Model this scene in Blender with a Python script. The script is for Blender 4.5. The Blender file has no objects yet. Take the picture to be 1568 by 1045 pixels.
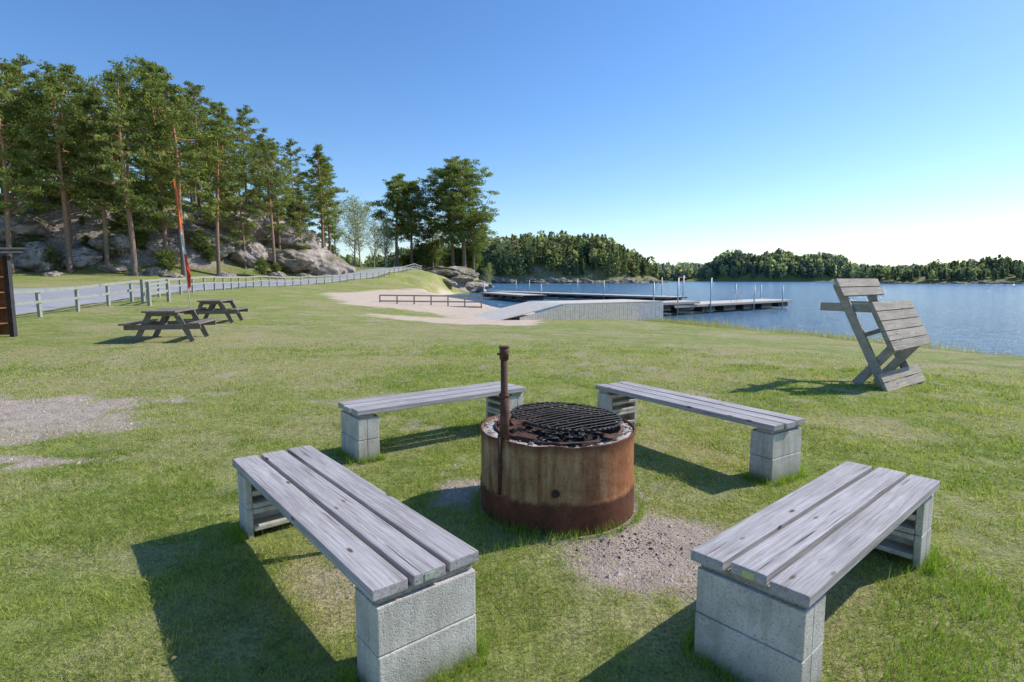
import bpy, bmesh, math, random
import numpy as np
from mathutils import Vector, Matrix, noise as mnoise
random.seed(7); rng=np.random.default_rng(11)
sc=bpy.context.scene
W=bpy.data.worlds.new("World"); sc.world=W; W.use_nodes=True

# ---------------------------------------------------------------- helpers
def link(o,parent=None):
    sc.collection.objects.link(o)
    if parent is not None: o.parent=parent
    return o
def empty(name,loc=(0,0,0),rz=0,mat=None):
    e=bpy.data.objects.new(name,None); e.empty_display_size=.2
    if mat is not None: e.matrix_world=mat
    else:
        e.location=loc; e.rotation_euler=(0,0,rz)
    return link(e)
def frac(a): return a-np.floor(a)
def hsh(i,j,s): return frac(np.sin(i*127.1+j*311.7+s*74.7)*43758.5453)
def vnoise(x,y,s=0):
    xi=np.floor(x); yi=np.floor(y); u=x-xi; v=y-yi
    u=u*u*(3-2*u); v=v*v*(3-2*v)
    return (hsh(xi,yi,s)*(1-u)+hsh(xi+1,yi,s)*u)*(1-v)+(hsh(xi,yi+1,s)*(1-u)+hsh(xi+1,yi+1,s)*u)*v
def fbm(x,y,s=0,o=4):
    r=0;a=.5;t=0
    for k in range(o):
        r=r+a*vnoise(x,y,s+k); t+=a; a*=.5; x=x*2.03+5.1; y=y*2.03+1.7
    return r/t
def smooth(t):
    t=np.clip(t,0,1); return t*t*(3-2*t)
def sdpoly(x,y,P):
    P=np.array(P,float); d=np.full(x.shape,1e9); ins=np.zeros(x.shape,bool)
    n=len(P)
    for i in range(n):
        a=P[i]; b=P[(i+1)%n]; e=b-a
        t=np.clip(((x-a[0])*e[0]+(y-a[1])*e[1])/(e@e),0,1)
        d=np.minimum(d,np.hypot(x-a[0]-t*e[0],y-a[1]-t*e[1]))
        c=((a[1]>y)!=(b[1]>y))
        with np.errstate(divide='ignore',invalid='ignore'):
            xx=(b[0]-a[0])*(y-a[1])/(b[1]-a[1]+1e-12)+a[0]
        ins^=(c&(x<xx))
    return np.where(ins,d,-d)

def np_mesh(name,V,F,mats,mi=None,col=None,smoothf=None,attrs=None):
    V=np.asarray(V,np.float32); F=np.asarray(F,np.int32); k=F.shape[1]
    me=bpy.data.meshes.new(name)
    me.vertices.add(len(V)); me.vertices.foreach_set("co",V.ravel())
    me.loops.add(F.size); me.loops.foreach_set("vertex_index",F.ravel())
    me.polygons.add(len(F)); me.polygons.foreach_set("loop_start",np.arange(0,F.size,k,dtype=np.int32))
    for m in mats: me.materials.append(m)
    if mi is not None: me.polygons.foreach_set("material_index",np.asarray(mi,np.int32))
    me.update(calc_edges=True)
    if smoothf is not None: me.polygons.foreach_set("use_smooth",np.asarray(smoothf,bool))
    else: me.polygons.foreach_set("use_smooth",np.zeros(len(F),bool))
    if col is not None:
        a=me.attributes.new("Col",'FLOAT_COLOR','POINT')
        c=np.ones((len(V),4),np.float32); c[:,:3]=col; a.data.foreach_set("color",c.ravel())
    if attrs:
        for nme,arr in attrs.items():
            a=me.attributes.new(nme,'FLOAT','POINT'); a.data.foreach_set("value",np.asarray(arr,np.float32))
    return me

class MB:
    def __init__(s): s.bm=bmesh.new()
    def _mi(s,r,mi):
        fs=set()
        for v in r['verts']:
            for f in v.link_faces: fs.add(f)
        for f in fs: f.material_index=mi
        return fs
    def box(s,c,sz,R=None,mi=0):
        M=Matrix.Translation(Vector(c))@((R.to_4x4()) if R else Matrix.Identity(4))@Matrix.Diagonal((*sz,1))
        s._mi(bmesh.ops.create_cube(s.bm,size=1,matrix=M),mi); return s
    def beam(s,p,q,w,h,mi=0,up='Z'):
        p=Vector(p);q=Vector(q);d=q-p
        R=d.to_track_quat('X',up).to_matrix()
        return s.box((p+q)/2,(d.length,w,h),R,mi)
    def tube(s,p,q,r1,r2=None,seg=16,mi=0,caps=True):
        if r2 is None: r2=r1
        p=Vector(p);q=Vector(q);d=q-p
        M=Matrix.Translation((p+q)/2)@d.to_track_quat('Z','Y').to_matrix().to_4x4()
        r=bmesh.ops.create_cone(s.bm,cap_ends=caps,segments=seg,radius1=r1,radius2=r2,depth=d.length,matrix=M)
        for f in s._mi(r,mi):
            if len(f.verts)==4: f.smooth=True
        return s
    def bevel(s,o,seg=1):
        bmesh.ops.bevel(s.bm,geom=s.bm.edges[:],offset=o,segments=seg,affect='EDGES',profile=.6); return s
    def done(s,name,mats,parent=None,loc=None,rot=None):
        me=bpy.data.meshes.new(name); s.bm.to_mesh(me); s.bm.free()
        for m in mats: me.materials.append(m)
        o=bpy.data.objects.new(name,me); link(o,parent)
        if loc is not None: o.location=loc
        if rot is not None: o.rotation_euler=rot
        return o

# ---------------------------------------------------------------- materials
class NT:
    def __init__(s,name):
        s.m=bpy.data.materials.new(name); s.m.use_nodes=True; s.t=s.m.node_tree
        s.b=s.t.nodes["Principled BSDF"]; s.out=s.t.nodes["Material Output"]
        s.b.inputs["Roughness"].default_value=.85
        s.b.inputs["Specular IOR Level"].default_value=.25
    def n(s,typ,ins=None,**p):
        nd=s.t.nodes.new(typ)
        for k,v in p.items(): setattr(nd,k,v)
        if ins:
            for k,v in ins.items(): s.set(nd.inputs[k],v)
        return nd
    def set(s,sock,v):
        if isinstance(v,bpy.types.NodeSocket): s.t.links.new(v,sock)
        else:
            if hasattr(sock,'default_value'):
                try: sock.default_value=v
                except Exception: sock.default_value=(*v,1)
    def coord(s,which="Object",scale=(1,1,1),rnd=0):
        tc=s.n("ShaderNodeTexCoord"); mp=s.n("ShaderNodeMapping",{"Vector":tc.outputs[which],"Scale":scale})
        if rnd:
            oi=s.n("ShaderNodeObjectInfo"); ml=s.n("ShaderNodeMath",{0:oi.outputs["Random"],1:rnd},operation='MULTIPLY')
            cx=s.n("ShaderNodeCombineXYZ",{0:ml.outputs[0],1:ml.outputs[0],2:ml.outputs[0]})
            s.set(mp.inputs["Location"],cx.outputs[0])
        return mp.outputs[0]
    def noise(s,vec,scale,detail=4,rough=.6,dist=0):
        return s.n("ShaderNodeTexNoise",{"Vector":vec,"Scale":scale,"Detail":detail,"Roughness":rough,"Distortion":dist}).outputs["Fac"]
    def ramp(s,fac,stops):
        r=s.n("ShaderNodeValToRGB",{"Fac":fac}); e=r.color_ramp.elements
        while len(e)<len(stops): e.new(.5)
        for i,(p,c) in enumerate(stops):
            e[i].position=p
            if not isinstance(c,(tuple,list)): c=(c,c,c)
            e[i].color=(*c,1)
        return r.outputs["Color"]
    def mix(s,f,a,b,mode='MIX'):
        m=s.n("ShaderNodeMix",data_type='RGBA',blend_type=mode)
        s.set(m.inputs[0],f); s.set(m.inputs[6],a if isinstance(a,bpy.types.NodeSocket) else (*a,1)); s.set(m.inputs[7],b if isinstance(b,bpy.types.NodeSocket) else (*b,1))
        return m.outputs[2]
    def math(s,op,a,b=0,c=0,clamp=False):
        m=s.n("ShaderNodeMath",{0:a,1:b,2:c},operation=op,use_clamp=clamp); return m.outputs[0]
    def attr(s,name,out="Fac"): return s.n("ShaderNodeAttribute",attribute_name=name).outputs[out]
    def bump(s,h,strength=.5,dist=.02):
        b=s.n("ShaderNodeBump",{"Height":h,"Strength":strength,"Distance":dist}); s.set(s.b.inputs["Normal"],b.outputs[0]); return s
    def color(s,c): s.set(s.b.inputs["Base Color"],c if isinstance(c,bpy.types.NodeSocket) else (*c,1)); return s
    def rough(s,r): s.set(s.b.inputs["Roughness"],r); return s

def wood_mat(name,dark,mid,light,bumpst=.6):
    t=NT(name)
    v=t.coord(scale=(1.0,40,40),rnd=20); v2=t.coord(scale=(1.4,60,60),rnd=33); v3=t.coord(scale=(1,3,3),rnd=9); v4=t.coord(scale=(3,110,110),rnd=14)
    g=t.noise(v,1.5,7,.68,.5); cr=t.noise(v2,1.0,3,.55,.3); big=t.noise(v3,2.4,5,.65); fg=t.noise(v4,1.6,4,.7)
    c=t.ramp(g,[(.30,dark),(.48,mid),(.72,light)])
    c=t.mix(1.0,c,t.ramp(fg,[(.36,.72),(.5,1.0),(.66,1.14)]),'MULTIPLY')
    crm=t.ramp(cr,[(.305,0.0),(.335,1.0)])
    c=t.mix(crm,t.mix(1.0,c,(.30,.26,.25),'MULTIPLY'),c)
    c=t.mix(t.ramp(big,[(.35,0.0),(.65,.7)]),c,t.mix(1.0,c,(.70,.66,.66),'MULTIPLY'))
    oi=t.n("ShaderNodeObjectInfo").outputs["Random"]
    c=t.mix(t.math('MULTIPLY',oi,.5),c,t.mix(1.0,c,(.70,.68,.67),'MULTIPLY'))
    kv=t.coord(scale=(3.2,9,9),rnd=17)
    vo=t.n("ShaderNodeTexVoronoi",{"Vector":kv,"Scale":1.0}).outputs["Distance"]
    k=t.ramp(vo,[(.06,1.0),(.12,0.0)])
    c=t.mix(k,c,(.12,.075,.05))
    t.color(c).rough(.8)
    h=t.math('ADD',t.math('MULTIPLY',g,.5),t.math('ADD',crm,t.math('MULTIPLY',fg,.4)))
    t.bump(h,bumpst,.004); return t.m
M_wood=wood_mat("weathered_wood",(.33,.305,.295),(.49,.465,.455),(.65,.625,.61))
M_wood_d=wood_mat("weathered_wood_dark",(.14,.125,.10),(.24,.21,.175),(.35,.32,.27))
M_wood_m=wood_mat("weathered_wood_beige",(.27,.235,.185),(.42,.375,.31),(.56,.51,.44))
M_wood_f=wood_mat("weathered_wood_fence",(.23,.25,.20),(.38,.40,.34),(.54,.56,.50))
M_dock=wood_mat("dock_boards",(.62,.57,.48),(.76,.70,.61),(.85,.79,.70),.3)

def concrete():
    t=NT("concrete"); v=t.coord(rnd=7); vs=t.coord(scale=(9,9,1.2),rnd=3)
    a=t.noise(v,7,6,.6); b=t.noise(v,110,4,.6); d=t.noise(v,22,4,.6); st=t.noise(vs,1.6,5,.6)
    c=t.ramp(a,[(.3,(.46,.425,.365)),(.55,(.62,.58,.515)),(.75,(.71,.67,.60))])
    c=t.mix(t.ramp(st,[(.38,.5),(.52,0.0)]),c,(.36,.335,.285))
    c=t.mix(t.ramp(b,[(.36,.6),(.47,0.0)]),c,(.26,.24,.21))
    c=t.mix(t.ramp(d,[(.62,0.0),(.72,.5)]),c,(.74,.72,.67))
    z=t.n("ShaderNodeSeparateXYZ",{0:t.n("ShaderNodeTexCoord").outputs["Object"]}).outputs[2]
    zz=t.math('ADD',z,t.math('MULTIPLY',d,-.12))
    c=t.mix(t.ramp(t.math('ADD',zz,.5),[(.44,.65),(.57,0.0)]),c,(.24,.225,.15))
    t.color(c).rough(.95)
    vo=t.n("ShaderNodeTexVoronoi",{"Vector":v,"Scale":75.0}).outputs["Distance"]
    pit=t.ramp(vo,[(.1,0.0),(.3,1.0)])
    t.bump(t.math('ADD',t.math('MULTIPLY',b,.9),t.math('MULTIPLY',pit,.45)),.6,.005); return t.m
M_conc=concrete()

def rust():
    t=NT("rusted_steel"); v=t.coord(); vs=t.coord(scale=(9,9,1.3))
    a=t.noise(v,4.5,7,.65,.5); s_=t.noise(vs,1.6,6,.65); f=t.noise(v,60,4,.7); pt=t.noise(v,13,5,.7)
    c=t.ramp(s_,[(.28,(.14,.06,.03)),(.42,(.27,.15,.07)),(.55,(.39,.26,.135)),(.75,(.50,.375,.225))])
    xyz=t.n("ShaderNodeSeparateXYZ",{0:t.n("ShaderNodeTexCoord").outputs["Object"]})
    right=t.math('ADD',t.math('MULTIPLY',xyz.outputs[0],1.1),t.math('MULTIPLY',a,.9))
    c=t.mix(t.ramp(right,[(.55,0.0),(.9,.85)]),c,t.ramp(pt,[(.3,(.24,.075,.025)),(.7,(.42,.17,.07))]))
    c=t.mix(t.ramp(a,[(.52,0.0),(.66,.6)]),c,(.22,.085,.04))
    low=t.math('ADD',xyz.outputs[2],t.math('MULTIPLY',pt,.10))
    c=t.mix(t.ramp(low,[(.235,1.0),(.265,0.0)]),c,t.ramp(a,[(.3,(.065,.028,.018)),(.6,(.15,.058,.033)),(.75,(.24,.10,.055))]))
    c=t.mix(t.ramp(low,[(.55,0.0),(.62,.85)]),c,(.10,.042,.028))
    c=t.mix(t.ramp(f,[(.35,.5),(.5,0.0)]),c,t.mix(1.0,c,(.45,.38,.33),'MULTIPLY'))
    t.color(c).rough(.82); t.b.inputs["Metallic"].default_value=.05
    t.bump(t.math('ADD',t.math('MULTIPLY',f,.5),pt),.5,.006); return t.m
M_rust=rust()
def rust2():
    t=NT("dark_rusted_iron"); v=t.coord(); a=t.noise(v,14,6,.7); f=t.noise(v,90,3,.7)
    c=t.ramp(a,[(.3,(.05,.03,.024)),(.55,(.12,.06,.04)),(.75,(.24,.11,.06))])
    t.color(c).rough(.75); t.bump(f,.5,.003); return t.m
M_rustd=rust2()
def simple(name,c,r=.7,var=.25,sc_=8,metal=0,bs=.2):
    t=NT(name); v=t.coord(rnd=5); a=t.noise(v,sc_,5,.6)
    lo=tuple(x*(1-var) for x in c); hi=tuple(min(1,x*(1+var)) for x in c)
    t.color(t.ramp(a,[(.3,lo),(.7,hi)])).rough(r); t.b.inputs["Metallic"].default_value=metal
    if bs: t.bump(t.noise(v,sc_*6,4,.6),bs,.004)
    return t.m
M_grill=simple("sooty_grill_iron",(.03,.028,.028),.5,.4,30,.3)
M_ash=simple("ash",(.46,.41,.36),.95,.5,30,0,.8)
M_char=simple("charcoal",(.045,.038,.035),.95,.5,40,0,.8)
M_steel=simple("galvanised_steel",(.36,.38,.40),.45,.2,10,.6,.1)
M_float=simple("dark_float",(.05,.05,.048),.7,.3,3)
M_orange=simple("orange_paint",(.80,.14,.03),.5,.15,4)
M_red=simple("red_cloth",(.75,.06,.03),.8,.2,5)
M_white=simple("white_paint",(.70,.70,.66),.6,.1,5)
M_roof=simple("dark_roof_felt",(.05,.052,.058),.9,.3,12)
M_brown=simple("stained_boards",(.22,.10,.045),.75,.35,7)
M_tag=simple("worn_metal_tag",(.36,.42,.33),.5,.25,60)
M_tag2=simple("worn_yellow_tag",(.55,.52,.22),.5,.2,60)
M_hred=simple("falu_red_boards",(.25,.075,.055),.8,.2,1)
M_hyel=simple("cream_boards",(.50,.46,.36),.8,.2,1)
M_tile=simple("roof_tiles",(.20,.15,.14),.8,.25,1)
M_glass=simple("dark_window",(.03,.035,.04),.15,.1,1)

def foliage_mat(name,tr=.3,rough=.6):
    t=NT(name); c=t.attr("Col","Color")
    d=t.n("ShaderNodeBsdfDiffuse",{"Color":c}); l=t.n("ShaderNodeBsdfTranslucent",{"Color":t.mix(1.0,c,(1.25,1.3,.7),'MULTIPLY')})
    m=t.n("ShaderNodeMixShader",{0:tr,1:d.outputs[0],2:l.outputs[0]}); t.set(t.out.inputs[0],m.outputs[0]); return t.m
M_leaf=foliage_mat("pine_needles",.42)
M_grass=foliage_mat("grass_blades",.42)
M_far=foliage_mat("distant_foliage",.42)
def bark():
    t=NT("pine_bark"); v=t.coord(scale=(5,5,1.2)); a=t.noise(v,3,6,.7)
    z=t.n("ShaderNodeSeparateXYZ",{0:t.n("ShaderNodeTexCoord").outputs["Object"]}).outputs[2]
    lo=t.ramp(a,[(.3,(.12,.09,.075)),(.7,(.30,.23,.18))]); hi=t.ramp(a,[(.3,(.30,.15,.08)),(.7,(.52,.29,.165))])
    c=t.mix(t.ramp(t.math('MULTIPLY',z,.1),[(.2,0.0),(.9,1.0)]),lo,hi)
    t.color(c).rough(.95).bump(a,.8,.05); return t.m
M_bark=bark()
M_birch=simple("pale_bark",(.42,.39,.35),.9,.4,4)
def rock():
    t=NT("granite"); v=t.coord("Object",rnd=4); a=t.noise(v,.9,7,.65,.6); b=t.noise(v,5,6,.7)
    c=t.ramp(a,[(.3,(.12,.10,.085)),(.45,(.30,.25,.215)),(.62,(.47,.40,.355)),(.8,(.60,.52,.46))])
    c=t.mix(t.ramp(b,[(.38,.85),(.52,0.0)]),c,(.10,.085,.065))
    nz=t.n("ShaderNodeSeparateXYZ",{0:t.n("ShaderNodeNewGeometry").outputs["Normal"]}).outputs[2]
    ms=t.math('MULTIPLY',t.ramp(nz,[(.6,0.0),(.9,1.0)]),t.ramp(a,[(.42,1.0),(.55,0.0)]))
    c=t.mix(ms,c,(.16,.16,.05))
    t.color(c).rough(.9).bump(t.math('ADD',a,t.math('MULTIPLY',b,.4)),.9,.15); return t.m
M_rock=rock()

# ---------------------------------------------------------------- terrain
WL=-0.9
LAND=[(60,-200),(60,-60),(34,-5),(23,6),(18,12),(15.2,16.5),(13.4,23),(10.5,30),(8.5,33.5),(4,37.5),(1,42),(-2,50),(-6,62),(-10,78),(-11,92),(-8,104),(-5,114),(-6,130),(-30,160),(-200,200),(-600,220),(-600,-200)]
HILL=[(-25,94),(-25.5,84),(-28.5,73),(-35,64),(-46,58),(-65,55),(-100,52),(-200,60),(-200,160),(-60,140),(-30,112)]
SAND=[(-7.5,25.5),(-2.3,23.7),(.5,25),(2.2,30),(4.0,37),(0,45),(-4,56),(-10,82),(-13,72),(-15,50),(-14,40),(-10.5,34.5),(-8.5,32),(-6,29.5)]
CP=np.array([(0,0,0),(0,-10,0),(0,4,0),(3,4,0),(-3,4,0),(-6,6,.02),(5,8,0),(0,10,-.03),(8,5,-.03),(0,18,-.2),(5,15,-.16),(11,13,-.32),(5,25,-.5),(10,20,-.5),(9,27,-.6),
 (-9,14,.12),(-10,20,.15),(-16,12,.2),(-16.3,19.4,.29),(-17,25.6,.6),(-18.9,32,.72),(-20,38,.86),(-22,50,.95),(-22,62,1.0),(-20,75,1.6),(-18,86,2.4),(-16.5,97,3.3),
 (-36,20,.4),(-36,33,.7),(-30,45,.9),(-27.5,60,1.1),(-25,76,1.7),(-20,98,3.3),(-19,108,3.7),(-12,112,3.3),(-12,122,3.7),(-10,104,1.6),(-14,84,.6),(-16,70,.7),
 (-13,40,.4),(-8,35,0),(-3,30,-.42),(-6,25,-.12),(-12,55,.3),(-45,50,1.4),(-60,45,2),(-50,58,2.4),(-38,64,2.2),(1,33,-.6),
 (-300,0,2),(-300,150,4),(60,-100,0),(-300,-200,1),(-60,130,3.5),(-16,135,3.5)],float)
def rbf_fit(P):
    A=P[:,:2]; n=len(P); K=np.sqrt(((A[:,None]-A[None])**2).sum(-1)+1.5)
    M=np.zeros((n+3,n+3)); M[:n,:n]=K; M[:n,n]=1; M[:n,n+1:]=A; M[n,:n]=1; M[n+1:,:n]=A.T
    return np.linalg.solve(M,np.concatenate([P[:,2],[0,0,0]]))
RW=rbf_fit(CP)
def rbf(x,y):
    r=RW[-3]+RW[-2]*x+RW[-1]*y
    for i in range(len(CP)): r=r+RW[i]*np.sqrt((x-CP[i,0])**2+(y-CP[i,1])**2+1.5)
    return r
BUMPS=[(6,395,99,48,18),(292,640,84,62,14),(408,345,218,42,5),(-300,420,230,90,12),(200,980,900,120,10),(222,760,95,42,6)]
def height(x,y):
    x=np.asarray(x,float); y=np.asarray(y,float)
    land=np.clip(rbf(x,y),-.65,5)
    dh=sdpoly(x,y,HILL)
    hn=fbm(x*.13,y*.13,3,5)
    hs=smooth(dh/13)
    land=land+hs*(6.2+5.5*hn)+np.where(dh>0,smooth(dh/4)*(fbm(x*.4,y*.4,9,4)-.5)*2.2,0)
    far=smooth((np.hypot(x,y)-10)/40)
    land=land+(fbm(x*.5,y*.5,21,3)-.5)*.12*far+(fbm(x*1.6,y*1.6,5,3)-.5)*.03
    dw=sdpoly(x,y,LAND)+(fbm(x*.25,y*.25,31,3)-.5)*1.6*smooth((np.hypot(x,y)-12)/10)
    s=smooth(dw/3.2)
    z=np.where(dw>0,WL+(land-WL)*s,np.maximum(WL+.18*dw,-4))
    for bi,(cx,cy,rx,ry,h) in enumerate(BUMPS):
        nn=(fbm(x/35,y/35,cx,3)-.5)*.35
        q=1-((x-cx)/rx)**2-((y-cy)/ry)**2+nn
        hh=h*(.55+.45*np.clip(1-((x-cx-25)/75)**2,0,1)) if bi==0 else h*(.55+.9*fbm(x/60,y/60,cx+3,2))
        b=np.where(q>0,WL+hh*(1-np.exp(-q*3.2))/(.96),WL+q*6)
        z=np.maximum(z,np.maximum(b,-4))
    return z
def hz(x,y): return float(height(np.array([x]),np.array([y]))[0])

BENCH={'A':(-0.951,2.888,math.radians(-50.6),2.0,.49),'B':(1.595,2.71,math.radians(41.2),1.80,.48),
       'C':(-.735,5.55,math.radians(36.6),1.85,.46),'D':(1.643,5.28,math.radians(-56.6),2.06,.44)}
def blob(x,y,cx,cy,rx,ry,a=0,e=.25):
    ca,sa=math.cos(a),math.sin(a); u=((x-cx)*ca+(y-cy)*sa)/rx; v=(-(x-cx)*sa+(y-cy)*ca)/ry
    return smooth((1-np.hypot(u,v))/e)
def masks(x,y):
    n=fbm(x*3.1,y*3.1,40,4)-.5; n2=fbm(x*9,y*9,44,3)-.5
    xx=x+n*.45+n2*.12; yy=y+(fbm(x*3.1,y*3.1,50,4)-.5)*.45+n2*.12
    d=blob(xx,yy,.33,3.9,.72,.72,0,.3)
    d=np.maximum(d,blob(xx,yy,.86,3.2,.66,.70,.3,.4))
    d=np.maximum(d,blob(xx,yy,-.3,4.2,.38,.42,0,.5)*.9)
    d=np.maximum(d,blob(xx+n,yy+n,-5.9,6.7,1.9,1.15,.1,.45))
    d=np.maximum(d,blob(xx+n,yy+n,-5.3,5.85,1.5,.75,.25,.5)*.9)
    d=np.maximum(d,blob(xx,yy,-4.5,4.85,1.2,.20,.15,.5))
    d=np.maximum(d,blob(xx,yy,-7.4,5.9,1.8,1.3,.1,.5)*.9)
    d=np.maximum(d,blob(xx,yy,-.95,2.95,.55,.25,-.88,.8)*.55)
    sp=smooth((fbm(x*1.9,y*1.9,60,4)-.70)/.06)*.5*smooth((y-2)/4); d=np.maximum(d,sp)
    dry=smooth((fbm(x*.35,y*.35,70,4)-.45)/.2)*.6+smooth((fbm(x*1.3,y*1.3,73,4)-.50)/.12)*.6
    dry=dry*(.65+.35*smooth((np.hypot(x+2,y-6)-2)/7))
    for k,(cx,cy,a,L,w) in BENCH.items(): dry=np.maximum(dry,blob(xx,yy,cx,cy-.05,L*.42,.34,a,.7)*.9)
    dry=np.maximum(dry,blob(xx,yy,.6,3.6,1.4,1.4,0,.5)*.5)
    dry=np.maximum(dry,blob(x+n*2,y+n*2,-5,9.5,7,2.2,.5,.8)*.85)
    dry=np.maximum(dry,blob(x+n*2,y+n*2,-8,11,6,2.0,.2,.8)*.8)
    dry=np.maximum(dry,blob(x+n*2,y+n*2,-3,17,9,3.0,.1,.8)*.5)
    s=smooth((sdpoly(x,y,SAND)+(fbm(x*.5,y*.5,81,4)-.5)*4)/.8)
    dw=sdpoly(x,y,LAND); s=np.maximum(s,smooth((1.2-dw)/1.0)*.9*(dw<1.3))
    s=s*(1-blob(x+n*1.5,y+n*1.5,-6.3,31,4.2,2.4,-.5,.4))
    dh=sdpoly(x,y,HILL); hl=smooth((dh+4+6*(fbm(x*.15,y*.15,90,3)-.5))/4)
    farl=smooth((np.hypot(x,y)-230)/30); hl=np.maximum(hl,farl)
    hl=np.maximum(hl,blob(x,y,-8,109,7,9,0,.4))
    return d,np.clip(dry,0,1),s,hl

def graded(segs):
    out=[]
    for a,b,st in segs: out.append(np.arange(a,b,st))
    out.append([segs[-1][1]]); return np.concatenate(out)
xs=graded([(-1500,-200,50),(-200,-75,6),(-75,-20,1.1),(-20,-8,.5),(-8,8,.08),(8,26,.45),(26,100,3),(100,700,12),(700,1800,60)])
ys=graded([(-300,-20,20),(-20,1,1.5),(1,9,.065),(9,40,.28),(40,130,.75),(130,300,8),(300,700,9),(700,1800,40)])
GX,GY=np.meshgrid(xs,ys); gx=GX.ravel(); gy=GY.ravel(); gz=height(gx,gy)
nx=len(xs); ny=len(ys)
idx=np.arange(nx*ny).reshape(ny,nx)
F=np.stack([idx[:-1,:-1].ravel(),idx[:-1,1:].ravel(),idx[1:,1:].ravel(),idx[1:,:-1].ravel()],1)
d_,y_,s_,h_=masks(gx,gy)
def ground_mat():
    t=NT("ground_grass_and_soil"); v=t.coord()
    n1=t.noise(v,.5,4,.6); n2=t.noise(v,4.5,6,.65); n3=t.noise(v,55,5,.7); n1b=t.noise(v,1.4,5,.65); n12=t.noise(v,14,5,.7)
    g=t.ramp(n2,[(.3,(.19,.23,.05)),(.5,(.30,.335,.082)),(.72,(.38,.405,.118))])
    g=t.mix(t.ramp(n1b,[(.40,.55),(.55,0.0)]),g,(.18,.25,.05))
    yl=t.ramp(n3,[(.3,(.28,.23,.105)),(.6,(.49,.43,.21)),(.75,(.55,.49,.28))])
    dry=t.attr("dry"); dm=t.math('ADD',dry,t.math('MULTIPLY',t.math('SUBTRACT',n2,.5),1.3),0,True)
    c=t.mix(t.math('MULTIPLY',dm,.8),g,yl)
    fine=t.ramp(n3,[(.3,.50),(.55,1.0),(.75,1.25)])
    c=t.mix(1.0,c,fine,'MULTIPLY')
    c=t.mix(1.0,c,t.ramp(n12,[(.35,.74),(.6,1.1)]),'MULTIPLY')
    dirt=t.ramp(n3,[(.3,(.27,.205,.15)),(.5,(.49,.39,.31)),(.7,(.62,.52,.43))])
    dirt=t.mix(t.ramp(n2,[(.45,0.0),(.62,.6)]),dirt,(.31,.25,.20))
    c=t.mix(t.attr("dirt"),c,dirt)
    sand=t.ramp(t.math('ADD',t.math('MULTIPLY',n2,.6),t.math('MULTIPLY',n3,.4)),[(.3,(.52,.40,.30)),(.6,(.66,.53,.41)),(.75,(.72,.60,.48))])
    c=t.mix(t.attr("sand"),c,sand)
    lit=t.ramp(n2,[(.3,(.10,.085,.045)),(.45,(.22,.18,.09)),(.6,(.20,.22,.065)),(.75,(.36,.30,.18))])
    lit=t.mix(t.ramp(n1,[(.42,0.0),(.6,1.0)]),lit,t.ramp(n2,[(.3,(.09,.12,.028)),(.7,(.24,.29,.07))]))
    nz=t.n("ShaderNodeSeparateXYZ",{0:t.n("ShaderNodeNewGeometry").outputs["Normal"]}).outputs[2]
    rk=t.ramp(n2,[(.32,(.14,.12,.10)),(.5,(.34,.29,.25)),(.72,(.46,.40,.35))])
    lit=t.mix(t.ramp(t.math('ADD',nz,t.math('MULTIPLY',t.math('SUBTRACT',n1,.5),-.5)),[(.72,1.0),(.82,0.0)]),lit,rk)
    c=t.mix(t.attr("hill"),c,lit)
    t.color(c).rough(.95)
    t.bump(t.math('ADD',t.math('MULTIPLY',n3,.35),t.math('ADD',n2,t.math('MULTIPLY',n12,.8))),.9,.05)
    return t.m
M_ground=ground_mat()
me=np_mesh("ground",np.stack([gx,gy,gz],1),F,[M_ground],smoothf=np.ones(len(F),bool),attrs={"dirt":d_,"dry":y_,"sand":s_,"hill":h_})
link(bpy.data.objects.new("ground",me))

def water_mat():
    t=NT("lake_water"); v=t.coord(scale=(1,1.8,1)); a=t.noise(v,.9,5,.6,.3); b=t.noise(v,4.5,3,.55,.2); w=t.noise(v,.03,3,.5)
    t.color(t.ramp(w,[(.3,(.055,.175,.31)),(.7,(.085,.235,.39))])).rough(.15)
    t.b.inputs["Specular IOR Level"].default_value=.5; t.b.inputs["IOR"].default_value=1.33
    t.bump(t.math('ADD',a,t.math('MULTIPLY',b,.4)),1.0,.7); return t.m
me=np_mesh("water",[(-2500,-400,WL),(2500,-400,WL),(2500,2500,WL),(-2500,2500,WL)],[(0,1,2,3)],[water_mat()])
link(bpy.data.objects.new("water",me))

def road_mat():
    t=NT("asphalt"); v=t.coord(); a=t.noise(v,.8,5,.6); b=t.noise(v,50,4,.7)
    c=t.ramp(a,[(.3,(.32,.32,.335)),(.7,(.42,.42,.435))]); c=t.mix(t.ramp(b,[(.4,.35),(.6,0.0)]),c,(.2,.2,.205))
    t.color(c).rough(.9).bump(b,.3,.01); return t.m
Rr=np.array([(-17,2),(-17,12),(-17.3,19),(-18,25.6),(-19.9,32),(-21,38),(-22.9,50),(-22.9,62),(-21,75),(-18.9,86),(-17.4,97),(-17.4,108),(-19,122),(-24,140)],float)
Rl=np.array([(-34,2),(-36,12),(-37,22),(-37,34),(-35.5,43),(-33,50),(-29.5,57),(-27.6,65),(-25.3,76),(-23,87),(-21.4,97),(-21.2,108),(-23,122),(-28,140)],float)
def resamp(P,n):
    t=np.linspace(0,len(P)-1,n); i=np.minimum(t.astype(int),len(P)-2); f=(t-i)[:,None]
    Pm=np.vstack([2*P[0]-P[1],P,2*P[-1]-P[-2]]); a,b,c,d=Pm[i],Pm[i+1],Pm[i+2],Pm[i+3]
    return .5*((2*b)+(-a+c)*f+(2*a-5*b+4*c-d)*f*f+(-a+3*b-3*c+d)*f**3)
n=220; m=18; A=resamp(Rr,n); B=resamp(Rl,n)
u=np.linspace(0,1,m); P=A[:,None,:]*(1-u)[None,:,None]+B[:,None,:]*u[None,:,None]
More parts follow.
